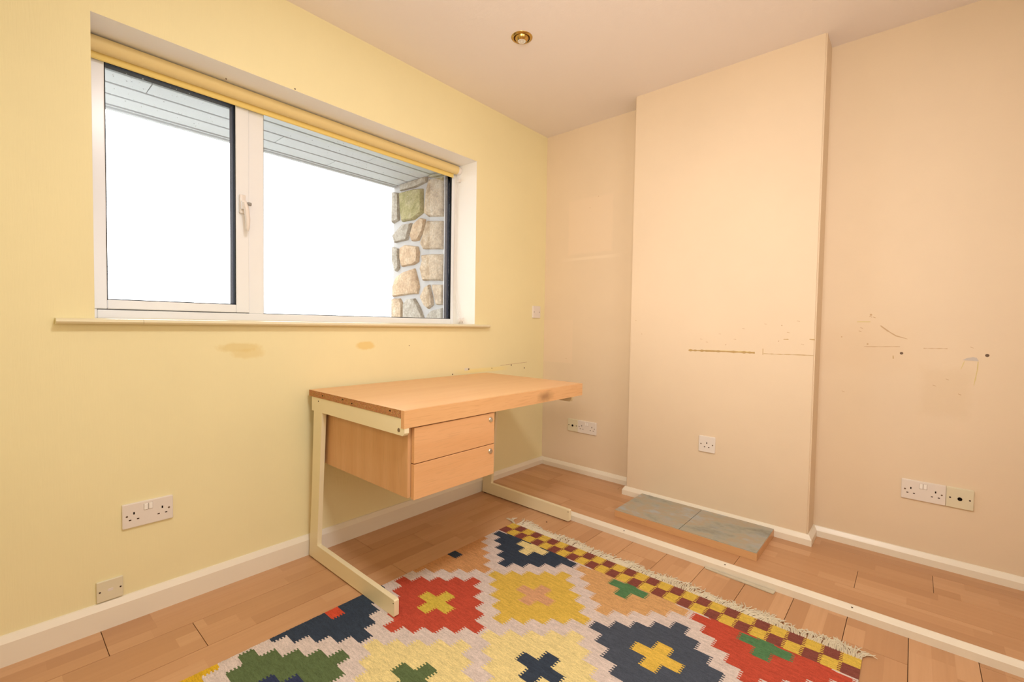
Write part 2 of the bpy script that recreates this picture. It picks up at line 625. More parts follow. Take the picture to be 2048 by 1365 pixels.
# baseboards
BT = 0.018
def bprof(z0):
    return [(0, z0), (BT, z0), (BT, 0.070), (BT - 0.002, 0.0735), (0.006, 0.0895), (0.0, 0.0908)]

def run(name, a, b, n_in, z0, ends=(0, 0)):
    """baseboard along the wall from a to b; n_in: direction into the room; ends extend as mitres"""
    a, b, n_in = Vector(a), Vector(b), Vector(n_in)
    d = (b - a).normalized()
    bm = bmesh.new()
    P = bprof(z0)
    A = [bm.verts.new(a + n_in * o + d * (-ends[0] * o) + Vector((0, 0, z))) for o, z in P]
    B = [bm.verts.new(b + n_in * o + d * (ends[1] * o) + Vector((0, 0, z))) for o, z in P]
    bm.faces.new(A)
    bm.faces.new(B[::-1])
    for i in range(len(P)):
        j = (i + 1) % len(P)
        bm.faces.new((A[i], B[i], B[j], A[j]))
    return tagk(obj(name, bm, M_GLOSS), 'structure')


run('baseboard_window', (XL, 0, 0), (0, 0, 0), (0, -1, 0), 0.0, (0, -1))
run('baseboard_alcove', (0, 0, 0), (0, CY0, 0), (-1, 0, 0), ST, (-1, -1))
run('baseboard_chimney', (CX, CY0, 0), (CX, CY1, 0), (-1, 0, 0), ST, (1, 1))
run('baseboard_chimney_side', (0, CY0, 0), (CX, CY0, 0), (0, 1, 0), ST, (-1, 1))
run('baseboard_chimney_return', (CX, CY1, 0), (0, CY1, 0), (0, -1, 0), ST, (1, -1))
run('baseboard_right', (0, CY1, 0), (0, YF, 0), (-1, 0, 0), ST, (-1, 0))

# ------------------------------------------------------------------ window
win = tagk(empty('window_1', (0, 0, 0)), 'structure')
FY, FD = 0.20, 0.065              # frame front and depth
GT = 2.002                        # top of the glass
bm = bmesh.new()
fr = [(WL, -2.436, WB, WT), (-0.7306, WR, WB, WT), (-2.436, -0.7306, WB, 1.0925), (-2.436, -0.7306, 2.030, WT), (-1.9255, -1.8628, 1.0925, 2.030)]
for x0, x1, z0, z1 in fr:
    box(bm, x0, x1, FY, FY + FD, z0, z1, 0, 0.0025)
# rebate that the casement closes against
for x0, x1, z0, z1 in ((-2.437, -1.925, 1.0915, 1.112), (-2.437, -2.425, 1.11, 2.01), (-1.96, -1.925, 1.11, 2.01)):
    box(bm, x0, x1, FY + 0.046, FY + FD - 0.001, z0, z1)
frame = obj('frame', bm, M_UPVC, win)
# mitre lines are the tiny bevel joints; casement (left, opening)
bm = bmesh.new()
cs = [(-2.446, -2.4085, 1.0955, 2.035), (-1.9785, -1.9265, 1.0955, 2.035), (-2.4085, -1.9785, 1.0955, 1.1297), (-2.4085, -1.9785, 2.002, 2.035)]
for x0, x1, z0, z1 in cs:
    box(bm, x0, x1, FY - 0.006, FY + 0.05, z0, z1, 0, 0.003)
casement = obj('casement', bm, M_UPVC, win)


def glazing(x0, x1, z0, z1, y, par):
    """pane with the dark gasket and spacer of the sealed unit lining the rebate around it"""
    e, p = 0.004, 0.003
    def lining(name, mat, ya, yb, q):
        bm = bmesh.new()
        for a, b, c, d in ((x0 - e, x0 + q, z0 - e, z1 + e), (x1 - q, x1 + e, z0 - e, z1 + e), (x0 + q, x1 - q, z0 - e, z0 + q), (x0 + q, x1 - q, z1 - q, z1 + e)):
            box(bm, a, b, ya, yb, c, d)
        obj(name, bm, mat, par)
    lining('gasket', M_BLACK, y + 0.003, y + 0.0185, p)
    lining('spacer_bar', M_SPACER, y + 0.0215, y + 0.064, p + 0.0005)
    obj('pane', bx(x0 + 0.0005, x1 - 0.0005, y + 0.0188, y + 0.0212, z0 + 0.0005, z1 - 0.0005), M_GLASS, par)


glazing(-2.4085, -1.9785, 1.1297, 2.002, FY - 0.004, win)
glazing(-1.8628, -0.7306, 1.0925, 2.030, FY + 0.004, win)
# lever handle on the casement stile
bm = bmesh.new()
box(bm, -1.968, -1.944, FY - 0.022, FY - 0.006, 1.530, 1.612, 0, 0.004)
box(bm, -1.966, -1.946, FY - 0.040, FY - 0.020, 1.545, 1.585, 0, 0.005)
tube(bm, [(-1.956, FY - 0.042, 1.575), (-1.950, FY - 0.046, 1.545), (-1.946, FY - 0.047, 1.50), (-1.946, FY - 0.046, 1.462), (-1.946, FY - 0.045, 1.452)], [0.010, 0.0105, 0.0095, 0.008, 0.004], 10)
handle = obj('handle', bm, M_WPLAST, casement, True)
obj('lock_button', lathe([(0, -0.004), (0.006, -0.004), (0.0075, 0), (0.0075, 0.010)], 14, lambda r, h, c, s: Vector((h, r * c, r * s))), M_KEYGREY, casement, True, loc=(-1.941, FY - 0.044, 1.570))
# droplets of dried rain on the outer side of the glass
bm = bmesh.new()
rr = random.Random(3)
for i in range(170):
    left = rr.random() < 0.5
    x = rr.uniform(-2.39, -2.0) if left else rr.uniform(-1.84, -0.76)
    z = 1.99 - abs(rr.gauss(0, 0.10)) if left else 1.98 - abs(rr.gauss(0, 0.10))
    y = (FY - 0.004 + 0.0213) if left else (FY + 0.004 + 0.0213)
    q = rr.uniform(0.0007, 0.0019)
    vs = [bm.verts.new((x + q * math.cos(a), y, z + q * 1.3 * math.sin(a))) for a in (0, 1.05, 2.09, 3.14, 4.19, 5.24)]
    t = bm.verts.new((x, y + q * 0.5, z))
    for u in range(6):
        bm.faces.new((vs[u], vs[(u + 1) % 6], t))
o = obj('droplet', bm, plain('dried_rain_speck', lin(225, 230, 232), 0.3), win)
tagk(o, 'stuff')

# sill board with a rounded nose and ears
bm = bmesh.new()
nose = [(0.0, 1.0405), (-0.026, 1.0405), (-0.033, 1.0435), (-0.036, 1.049), (-0.033, 1.0548), (-0.026, 1.0582), (0.0, 1.0600)]
prism(nose, lambda u, v, d: Vector((d, u, v)), -2.5606, -2.343, bm)
prism(nose, lambda u, v, d: Vector((d, u, v)), -2.3422, -0.6044, bm)
box(bm, WL, WR, -0.0005, FY + 0.01, 1.045, 1.0612)
obj('sill', bm, M_SILL, win, True)

# ------------------------------------------------------------------ outside
ground = tagk(obj('ground', bx(-9, 6, TH, 12, -0.35, -0.25), M_GROUND), 'structure')
soffit = tagk(obj('ceiling_porch', bx(-4.6, -0.70, TH, 0.885, 2.081, 2.12), M_GROOVE), 'structure')
yb = [0.305, 0.437, 0.568, 0.70, 0.832]
brk = [(-1.9,), (-2.2193, -1.123), (-1.62,), (-1.2492,), ]
rows = [(yb[i], yb[i + 1]) for i in range(4)] + [(0.838, 0.868)]
brk.append(())
for (a, b), br in zip(rows, brk):
    xs = [-4.6] + list(br) + [-0.70]
    for x0, x1 in zip(xs, xs[1:]):
        obj('board', bx(x0 + 0.0015, x1 - 0.0015, a + 0.0078, b - 0.0078, 2.066, 2.081, 0.002), M_SOFFIT, soffit)
obj('fascia', bx(-4.6, -0.70, 0.868, 0.89, 2.058, 2.22, 0.002), M_SOFFIT, soffit)
bm = bmesh.new()
for i in range(26):
    x = rr.uniform(-2.3, -0.8)
    y = rr.choice(yb[:4]) + rr.uniform(0.02, 0.11)
    lathe([(0, 0.0), (0.0035, 0.0006), (0.0040, 0.0012)], 8, lambda r, h, c, s: Vector((x + r * c, y + r * s, 2.0655 + h)), bm)
tagk(obj('nail_head', bm, M_GROOVE, soffit), 'stuff')

porch = tagk(obj('wall_porch', bx(-0.695, -0.10, TH - 0.002, 0.895, -0.25, 2.30), M_MORTAR), 'structure')
STONES = [
    ([(0.804, 2.009), (0.741, 2.009), (0.638, 2.007), (0.538, 1.993), (0.532, 1.826), (0.635, 1.792), (0.774, 1.796), (0.797, 1.871)], 1),
    ([(0.467, 2.042), (0.322, 2.03), (0.316, 1.77), (0.471, 1.79), (0.515, 1.819), (0.49, 1.969)], 0),
    ([(0.8, 2.064), (0.487, 2.064), (0.498, 2.030), (0.621, 2.016), (0.741, 2.02), (0.799, 2.022)], 3),
    ([(0.464, 2.064), (0.315, 2.062), (0.319, 2.039), (0.463, 2.049)], 3),
    ([(0.556, 1.794), (0.507, 1.778), (0.526, 1.705), (0.582, 1.64), (0.649, 1.642), (0.669, 1.681), (0.634, 1.759)], 2),
    ([(0.764, 1.776), (0.66, 1.773), (0.697, 1.694), (0.71, 1.659), (0.863, 1.654), (0.888, 1.706)], 3),
    ([(0.482, 1.764), (0.317, 1.742), (0.314, 1.554), (0.524, 1.574), (0.551, 1.612), (0.521, 1.674)], 0),
    ([(0.794, 1.611), (0.736, 1.626), (0.59, 1.601), (0.573, 1.558), (0.58, 1.493), (0.63, 1.476), (0.769, 1.47), (0.797, 1.536)], 2),
    ([(0.539, 1.535), (0.443, 1.534), (0.313, 1.523), (0.31, 1.346), (0.448, 1.355), (0.524, 1.357), (0.552, 1.44), (0.531, 1.499)], 0),
    ([(0.873, 1.353), (0.841, 1.4), (0.751, 1.432), (0.621, 1.45), (0.582, 1.36), (0.569, 1.318), (0.585, 1.268), (0.696, 1.266), (0.886, 1.255), (0.885, 1.326)], 2),
    ([(0.748, 1.204), (0.713, 1.235), (0.618, 1.238), (0.558, 1.175), (0.516, 1.103), (0.523, 1.032), (0.745, 1.028)], 3),
    ([(0.547, 1.246), (0.495, 1.315), (0.456, 1.328), (0.423, 1.242), (0.414, 1.188), (0.461, 1.161), (0.501, 1.184)], 0),
    ([(0.416, 1.326), (0.31, 1.321), (0.311, 1.188), (0.372, 1.187)], 0),
    ([(0.468, 1.118), (0.421, 1.15), (0.311, 1.167), (0.305, 1.035), (0.479, 1.032)], 3),
    ([(0.889, 1.628), (0.814, 1.607), (0.807, 1.46), (0.842, 1.44), (0.888, 1.517)], 3),
    ([(0.889, 2.032), (0.82, 2.012), (0.814, 1.814), (0.888, 1.798)], 3),
    ([(0.885, 1.244), (0.793, 1.242), (0.766, 1.209), (0.768, 1.028), (0.883, 1.026)], 0),
]
z = 1.01
while z > -0.2:
    h = rr.uniform(0.17, 0.26)
    y = 0.312
    while y < 0.86:
        w = rr.uniform(0.16, 0.27)
        y2 = min(y + w, 0.885)
        if 0.885 - y2 < 0.1:
            y2 = 0.885
        j = lambda: rr.uniform(-0.012, 0.012)
        STONES.append(([(y + 0.015 + j(), z + j()), ((y + y2) / 2, z + j()), (y2 - 0.006, z + j()), (y2 - 0.006 + min(0, j()), z - h * 0.5), (y2 - 0.008 + min(0, j()), z - h + 0.02), ((y + y2) / 2, z - h + 0.015 + j()), (y + 0.01, z - h + 0.02 + j()), (y + 0.006, z - h * 0.5)], rr.choice([0, 0, 2, 3])))
        y = y2 + 0.012
    z -= h + 0.012
for poly, mi in STONES:
    cy = sum(p[0] for p in poly) / len(poly)
    cz = sum(p[1] for p in poly) / len(poly)
    bm = bmesh.new()
    rings = []
    for sc, d in ((1.0, -0.690), (0.985, -0.708), (0.90, -0.720), (0.5, -0.7215 - rr.uniform(0, 0.006))):
        rings.append([bm.verts.new((d + (rr.uniform(-0.0025, 0.0025) if sc < 0.95 else 0), cy + (u - cy) * sc, cz + (v - cz) * sc)) for u, v in poly])
    for A, B in zip(rings, rings[1:]):
        for i in range(len(A)):
            j = (i + 1) % len(A)
            bm.faces.new((A[i], A[j], B[j], B[i]))
    bm.faces.new(rings[-1])
    obj('stone', bm, [M_STONE, M_STONEG, M_STONEO, M_STONEK][mi], porch, True)

# ------------------------------------------------------------------ roller blind
blind = tag(empty('roller_blind', (-1.59, 0.155, 2.03)), 'rolled-up yellow roller blind at the top of the window recess', 'blind')
def bl(name, bm, mat, smooth=True, par=None):
    o = obj(name, bm, mat, par or blind, smooth)
    if par is None:
        o.location = -blind.location
    return o
RY, RZ, RR = 0.156, 2.030, 0.0265
cyl = lambda x0, x1, r, seg=28: lathe([(0, x0), (r, x0), (r, x1), (0, x1)], seg, lambda q, h, c, s: Vector((h, RY + q * c, RZ + q * s)))
bl('fabric_roll', cyl(-2.452, -0.736, RR, 36), M_BLIND)
bl('end_cap', cyl(-2.4635, -2.4522, 0.022), M_WPLAST)
bl('end_cap', cyl(-0.7358, -0.7125, 0.0245), M_WPLAST)
bl('hanging_fabric', bx(-2.452, -0.748, 0.1800, 0.1812, 1.990, 2.028), M_BLIND, False)
bm = bmesh.new()
prism([(0.1705, 2.013), (0.176, 2.017), (0.1815, 2.013), (0.1822, 1.990), (0.178, 1.984), (0.1725, 1.986)], lambda u, v, d: Vector((d, u, v)), -2.450, -0.746, bm, 0.001)
bl('hem_bar', bm, M_HEM)
bm = bmesh.new()
tube(bm, [(-0.7185, 0.168, 2.02), (-0.7178, 0.170, 1.97), (-0.7172, 0.178, 1.85), (-0.7172, 0.187, 1.60), (-0.7172, 0.190, 1.35), (-0.7172, 0.186, 1.22), (-0.7172, 0.160, 1.15), (-0.7165, 0.135, 1.09)], 0.0013, 6)
tube(bm, [(-0.7165, 0.128, 1.09), (-0.7172, 0.150, 1.17), (-0.7172, 0.176, 1.26), (-0.7172, 0.184, 1.45), (-0.7172, 0.172, 1.85), (-0.7178, 0.160, 1.97), (-0.7185, 0.148, 2.02)], 0.0013, 6)
bl('pull_cord', bm, M_WPLAST)
bm = bmesh.new()
lathe([(0, -0.008), (0.007, -0.006), (0.0085, 0.0), (0.007, 0.006), (0, 0.009)], 14, lambda q, h, c, s: Vector((-0.7205 + q * c, 0.150 + q * s, 1.966 + h)), bm)
box(bm, -0.728, -0.7106, 0.140, 0.160, 1.958, 1.974, 0, 0.003)
bl('cord_joiner', bm, M_WPLAST)
bm = bmesh.new()
box(bm, -0.7165, -0.7104, 0.098, 0.142, 1.0625, 1.102, 0, 0.002)
lathe([(0.0, 0.012), (0.012, 0.012), (0.013, 0.0)], 16, lambda q, h, c, s: Vector((-0.7165 - h, 0.128 + q * c, 1.084 + q * s)), bm)
cl = bl('cord_guide', bm, M_WPLAST)
obj('screw', lathe([(0, 0.0015), (0.003, 0.001), (0.0035, 0)], 10, lambda q, h, c, s: Vector((-0.7166 - h, 0.106 + q * c, 1.074 + q * s))), M_SLOT, cl)

# ------------------------------------------------------------------ desk
DX0, DX1, DYB, DYF, DZ = -1.760, -0.630, -0.030, -0.740, 0.7575
desk = tag(empty('desk', ((DX0 + DX1) / 2, -0.37, 0)), 'beech laminate desk on cream cantilever steel legs, standing below the window', 'desk')
def dk(name, bm, mat, smooth=False, par=None):
    o = obj(name, bm, mat, par or desk, smooth)
    if par is None:
        o.location = -desk.location
    return o
TK = 0.0275
bm = bx(DX0, DX1, DYF + 0.018, DYB, DZ - TK, DZ)
bm.normal_update()
for f in bm.faces:
    f.material_index = 1 if abs(f.normal.x) > 0.5 else 0
dk('desktop', bm, [M_BEECH_X, M_CHIP])
bm = bx(DX0, DX1, DYF, DYF + 0.018, DZ - 0.0625, DZ)
bm.normal_update()
for f in bm.faces:
    f.material_index = 1 if abs(f.normal.x) > 0.5 else 0
dk('front_lip', bm, [M_LIP, M_BEECH_F])
# dark chips along the raw edge
for y, z in ((-0.155, 0.7435), (-0.325, 0.7475), (-0.395, 0.741), (-0.655, 0.747)):
    bm = bmesh.new()
    lathe([(0, 0.0006), (0.0045, 0.0004), (0.005, 0)], 9, lambda q, h, c, s: Vector((DX0 - h, y + q * c, z + q * s * 0.6)), bm)
    dk('chip', bm, M_DARK)


def frame_poly(tip, top, zdrop, foot):
    zb = 0.668 - zdrop
    return [(-0.0300, 0.000), (-0.0530, 0.3),
            (-0.0720, zb), (-0.0530, zb - 0.0005), (-0.0530, top),
            (tip, top - 0.001), (tip, zb + 0.010), (tip + 0.010, zb), (-0.1480, zb),
            (-0.1250, 0.36), (-0.1060, 0.0735), (foot + 0.004, 0.0675), (foot, 0.0635), (foot, 0.0095), (foot + 0.004, 0.0048)]


def leg_frame(x0, x1, tip, top, zdrop, foot):
    P = frame_poly(tip, top, zdrop, foot)
    P[0] = (-0.0300, 0.0055)
    P[14] = (foot + 0.004, 0.0055)
    # leg, arm and foot as one cut plate, built of convex quads so that it stays clean
    bm = bmesh.new()
    v = lambda i: P[i]
    parts = [[P[4], P[3], P[2], P[8], P[7], P[6], P[5]],
             [P[2], P[1], P[9], P[8]],
             [P[1], P[0], P[14], P[13], P[12], P[11], P[10], P[9]]]
    n = len(P)
    A = [bm.verts.new((x0, a, b)) for a, b in P]
    B = [bm.verts.new((x1, a, b)) for a, b in P]
    idx = {p: i for i, p in enumerate(P)}
    for q in parts:
        bm.faces.new([A[idx[p]] for p in q])
        bm.faces.new([B[idx[p]] for p in q][::-1])
    for i in range(n):
        j = (i + 1) % n
        bm.faces.new((A[i], B[i], B[j], A[j]))
    bmesh.ops.recalc_face_normals(bm, faces=bm.faces)
    es = [e for e in bm.edges if len(e.link_faces) == 2 and e.calc_face_angle() > 0.7]
    bmesh.ops.bevel(bm, geom=es, offset=0.0022, segments=2, affect='EDGES', clamp_overlap=True)
    return bm


lf = dk('leg_frame', leg_frame(DX0 + 0.0015, DX0 + 0.0215, -0.7395, DZ - TK - 0.0005, 0.0, -0.688), M_STEEL, True)
rf = dk('leg_frame', leg_frame(DX1 - 0.023, DX1 - 0.0025, -0.688, DZ - TK - 0.0005, 0.012, -0.688), M_STEEL, True)
dot = lambda r, h, x, y, z: lathe([(0, h), (r * 0.85, h), (r, 0)], 18, lambda q, d, c, s: Vector((x - d, y + q * c, z + q * s)))
for q, xx in ((lf, DX0 + 0.0115), (rf, DX1 - 0.0125)):
    obj('glide', bx(xx - 0.007, xx + 0.007, -0.065, -0.040, 0.0002, 0.0056, 0.001), M_SLOT, q)
obj('bolt_cap', dot(0.0075, 0.0012, DX0 + 0.0015, -0.707, 0.686), M_SCREW, lf)
obj('screw_hole', dot(0.0032, 0.0006, DX0 + 0.0015, -0.114, 0.715), M_DARK, lf)
obj('screw_hole', dot(0.0022, 0.0006, DX0 + 0.0015, -0.682, 0.055), M_DARK, lf)
obj('screw_hole', dot(0.0028, 0.0006, DX1 - 0.023, -0.681, 0.057), M_DARK, rf)
# drawer pedestal hung under the top
bm = bmesh.new()
box(bm, -1.725, -1.709, -0.714, -0.108, 0.436, DZ - TK - 0.001)
box(bm, -1.317, -1.301, -0.714, -0.108, 0.436, DZ - TK - 0.001)
box(bm, -1.709, -1.317, -0.714, -0.108, 0.436, 0.446)
dk('pedestal', bm, M_BEECH_Z)
dk('back_panel', bx(-1.7255, -1.3005, -0.1075, -0.097, 0.440, 0.71), M_GREYFOIL)
for z0, z1, zl in ((0.5615, 0.6905, 0.664), (0.431, 0.5585, 0.5315)):
    d = dk('drawer', bx(-1.7125, -1.3005, -0.7355, -0.7175, z0, z1, 0.0012), M_BEECH_F)
    bm = lathe([(0, 0.003), (0.0045, 0.003), (0.005, 0.0045), (0.009, 0.0045), (0.0115, 0.002), (0.012, 0)], 22, lambda q, h, c, s: Vector((-1.3235 + q * c, -0.7355 - h, zl + q * s)))
    l = obj('lock', bm, M_CHROME, d, True)

# ------------------------------------------------------------------ kilim rug
RX, RYY, UA, UB, CA, CB = -0.868, -0.478, 0.0478, 0.0530, 0.291, 0.2475
RW, RL, A0 = 1.485, 2.038, 0.4370
DYE = {
    'ground': lin(212, 198, 193), 'navy': lin(58, 68, 84), 'slate': lin(76, 83, 97), 'blue': lin(54, 62, 92),
    'ltyellow': lin(226, 209, 150), 'mustard': lin(212, 180, 84), 'gold': lin(220, 184, 84), 'tan': lin(206, 162, 112),
    'brown': lin(202, 150, 102), 'red': lin(188, 80, 62), 'green': lin(94, 111, 75), 'leaf': lin(86, 128, 88),
    'maroon': lin(132, 76, 68), 'chyellow': lin(214, 182, 82), 'pinktan': lin(208, 160, 122), 'orange': lin(204, 82, 58),
    'olive': lin(208, 184, 78), 'deepgold': lin(212, 172, 48)}
CEN = {(-1, 1): ('navy', 'ltyellow'), (-1, 3): ('tan', 'leaf'), (-1, 5): ('red', 'leaf'),
       (0, 0): ('brown', 'navy'), (0, 2): ('mustard', 'pinktan'), (0, 4): ('slate', 'gold'), (0, 6): ('brown', 'navy'),
       (1, 1): ('red', 'olive'), (1, 3): ('ltyellow', 'navy'), (1, 5): ('green', 'ltyellow'),
       (2, 0): ('navy', 'orange'), (2, 2): ('ltyellow', 'green'), (2, 4): ('tan', 'leaf'), (2, 6): ('navy', 'orange'),
       (3, 1): ('green', 'blue'), (3, 3): ('red', 'olive'), (3, 5): ('mustard', 'pinktan'),
       (4, 0): ('deepgold', 'navy'), (4, 2): ('slate', 'gold'), (4, 4): ('ltyellow', 'green'), (4, 6): ('deepgold', 'navy'),
       (5, 1): ('mustard', 'pinktan'), (5, 3): ('navy', 'ltyellow'), (5, 5): ('red', 'olive')}
rug = tag(empty('kilim_rug', (RX - RL / 2, RYY - RW / 2, 0)), 'multicoloured stepped-diamond kilim rug with cream fringe on the laminate floor', 'rug')
bm = bmesh.new()
lay = bm.loops.layers.float_color.new('dye')
pitch = 0.0026
nr = int(RL / pitch)
pitch = RL / nr
rw = random.Random(11)


def paint(segs, a, b, c):
    out = []
    for s0, s1, cc in segs:
        if s1 <= a or s0 >= b:
            out.append((s0, s1, cc))
            continue
        if s0 < a:
            out.append((s0, a, cc))
        if s1 > b:
            out.append((b, s1, cc))
    if min(b, RW) > max(a, 0):
        out.append((max(a, 0), min(b, RW), c))
    return out


TOPZ = 0.0048
for r in range(nr):
    a0, a1 = r * pitch, (r + 1) * pitch
    am = (a0 + a1) / 2
    tooth = (0.0042 if (r // 2) % 2 else -0.0042) + rw.uniform(-0.0012, 0.0012)
    wob = 0.0
    segs = [(0.0, RW, 'ground')]
    for (k, m), (cd, cc) in CEN.items():
        da = (am - (A0 + k * CA)) / UA
        i = math.floor(da + 0.5)
        if abs(i) > 4:
            continue
        cb = m * CB
        n = 4 - abs(i)
        segs = paint(segs, cb - (n + 0.5) * UB + tooth, cb + (n + 0.5) * UB + tooth, cd)
        if m in (0, 6):
            if i == 0:
                segs = paint(segs, cb - 1.05 * UB + tooth, cb + 1.05 * UB + tooth, cc)
        elif abs(i) <= 1:
            w = 1.5 if i == 0 else 0.5
            segs = paint(segs, cb - w * UB + tooth, cb + w * UB + tooth, cc)
            if k in (-1,) and abs(i) == 1 and i > 0:
                pass
    e = min(am, RL - am)
    if e < 0.1145:
        row = 0 if e < 0.057 else 1
        segs = []
        cw = RW / 29
        for j in range(29):
            t0 = j * cw + (tooth if j else 0)
            t1 = (j + 1) * cw + (tooth if j < 28 else 0)
            segs.append((t0, t1, 'chyellow' if (j + row) % 2 == 0 else 'maroon'))
    edge = rw.uniform(-0.0012, 0.0012)
    for s0, s1, cc in segs:
        b0 = s0 + (edge if s0 == 0 else 0)
        b1 = s1
        zz = TOPZ
        q = [bm.verts.new((RX - a, RYY - b, zz)) for a, b in ((a0, b0), (a0, b1), (a1, b1), (a1, b0))]
        f = bm.faces.new(q)
        for lp in f.loops:
            lp[lay] = DYE[cc]
# body underneath the woven face
box(bm, RX - RL + 0.001, RX - 0.001, RYY - RW + 0.002, RYY - 0.002, 0.0003, TOPZ - 0.0004)
for f in bm.faces:
    if f.normal.z < 0.9 or f.calc_center_median().z < TOPZ - 0.0002:
        for lp in f.loops:
            if lp[lay][3] == 1.0 and lp[lay][0] == 1.0:
                lp[lay] = DYE['ground']
me_o = obj('weave', bm, M_WOOL, rug)
me_o.location = -rug.location
for p in me_o.data.polygons:
    pass
# warp fringe at both short ends
for end in (0, 1):
    bm = bmesh.new()
    n = 640
    for i in range(n):
        b = (i + 0.5) / n * RW + rw.uniform(-0.003, 0.003)
        t = i / n * 9.2
        lean = 0.45 * math.sin(t * 2.1) + 0.35 * math.sin(t * 5.3 + 1) + 0.2
        L = 0.058 + 0.012 * math.sin(t * 3.7) + rw.uniform(-0.012, 0.012)
        if i < 9:
            lean, L = -1.1, 0.075
        if 9 <= i < 30:
            lean -= 0.5
            L += 0.012
        curl = rw.uniform(-0.9, 0.9)
        sgn = 1 if end == 0 else -1
        x, y, z = (RX if end == 0 else RX - RL), RYY - b, 0.0030
        ang = lean + rw.uniform(-0.25, 0.25)
        pts = [(x - sgn * 0.004, y, z)]
        st = L / 5
        for u in range(5):
            ang += curl * (0.10 + 0.16 * u)
            ang = max(-1.9, min(1.9, ang))
            x += sgn * st * math.cos(ang)
            y -= st * math.sin(ang)
            z = 0.0024 + 0.0045 * abs(math.sin(u * 1.3 + i * 1.7)) + (0.002 if i % 3 == 0 else 0)
            pts.append((x, y, z))
        tube(bm, pts, [0.0020, 0.0022, 0.0021, 0.0020, 0.0018, 0.0010], 4)
    o = obj('fringe', bm, M_STRING, rug, True)
    o.location = -rug.location
    tagk(o, 'stuff')

# ------------------------------------------------------------------ hearth
hearth = tag(empty('hearth', (-0.334, -1.2212, ST)), 'low hearth slab with two grey slate-look tiles at the chimney foot', 'hearth')
HX0, HX1, HY0, HY1, HZ = -0.4963, CX - 0.0185, -1.5676, -0.8748, 0.0795
def hh(name, bm, mat):
    o = obj(name, bm, mat, hearth)
    o.location = -hearth.location
    return o
hh('base', bx(HX0 + 0.006, HX1 - 0.001, HY0 + 0.006, HY1 - 0.006, ST + 0.0002, HZ - 0.0082), M_MORTAR)
hh('edge_board', bx(HX0, HX0 + 0.006, HY0, HY1, ST + 0.0002, HZ - 0.0035, 0.0006), M_FASCIA)
hh('edge_board', bx(HX0 + 0.006, HX1, HY0, HY0 + 0.006, ST + 0.0002, HZ - 0.0035, 0.0006), M_FASCIA)
hh('edge_board', bx(HX0 + 0.006, HX1, HY1 - 0.006, HY1, ST + 0.0002, HZ - 0.0035, 0.0006), M_FASCIA)
ym = -1.2225
hh('tile', bx(HX0 + 0.001, HX1, ym + 0.0012, HY1 - 0.001, HZ - 0.008, HZ, 0.0012), M_TILE)
hh('tile', bx(HX0 + 0.001, HX1, HY0 + 0.001, ym - 0.0012, HZ - 0.008, HZ, 0.0012), M_TILE)

# flat strip lying against the step
bm = prism([(-0.6215, -1.392), (-0.6215, -1.668), (-0.6500, -1.666), (-0.6420, -1.53), (-0.6410, -1.50), (-0.6345, -1.392)], XY, 0.0003, 0.0045)
bmesh.ops.bevel(bm, geom=list(bm.edges), offset=0.0014, segments=2, affect='EDGES')
tag(obj('trim_strip', bm, M_STRIP, None, True), 'short worn grey strip lying on the floor against the white step edge', 'strip')


# ------------------------------------------------------------------ sockets and plates
def frame_map(wall):
    """local u (to the right along the wall), v up, d out of the wall"""
    if wall == 'w':
        return lambda u, v, d: Vector((u, -d, v))
    return lambda u, v, d: Vector((-d, -u, v))


def rrect(cx, cy, w, h, r=0.004, n=4):
    P = []
    for sx, sy, a0 in ((1, 1, 0), (-1, 1, 90), (-1, -1, 180), (1, -1, 270)):
        for i in range(n + 1):
            a = math.radians(a0 + 90 * i / n)
            P.append((cx + sx * (w / 2 - r) + r * math.cos(a), cy + sy * (h / 2 - r) + r * math.sin(a)))
    return P


def slab(F, cx, cy, w, h, d0, d1, r=0.004, edge=0.0015, n=4):
    bm = bmesh.new()
    A = [bm.verts.new(F(u, v, d0)) for u, v in rrect(cx, cy, w, h, r, n)]
    B = [bm.verts.new(F(u, v, d1 - edge)) for u, v in rrect(cx, cy, w, h, r, n)]
    C = [bm.verts.new(F(u, v, d1)) for u, v in rrect(cx, cy, w - 2 * edge, h - 2 * edge, max(r - edge, 0.0003), n)]
    m = len(A)
    for P, Q in ((A, B), (B, C)):
        for i in range(m):
            j = (i + 1) % m
            bm.faces.new((P[i], P[j], Q[j], Q[i]))
    bm.faces.new(C)
    bm.faces.new(A[::-1])
    return bm


def plate_thing(name, wall, x, y, z, label, cat, group=None):
    """Empty at the plate's centre on the wall"""
    t = empty(name, (x, y, z))
    tag(t, label, cat, group)
    return t, frame_map(wall)


def outlet(t, F, cu):
    obj('earth_hole', slab(F, cu, 0.0075, 0.0046, 0.0088, 0.0075, 0.0092, 0.0004, 0.0002, 1), M_DARK, t)
    obj('pin_hole', slab(F, cu - 0.0111, -0.0145, 0.0068, 0.0042, 0.0075, 0.0092, 0.0004, 0.0002, 1), M_SLOT, t)
    obj('pin_hole', slab(F, cu + 0.0111, -0.0145, 0.0068, 0.0042, 0.0075, 0.0092, 0.0004, 0.0002, 1), M_SLOT, t)


def screw(t, F, u, v, mat=M_SCREW, r=0.0034):
    obj('screw', lathe([(0, 0.0006), (r * 0.8, 0.0006), (r, 0)], 12, lambda q, h, c, s: F(u + q * c, v + q * s, 0.009 + h)), mat, t)


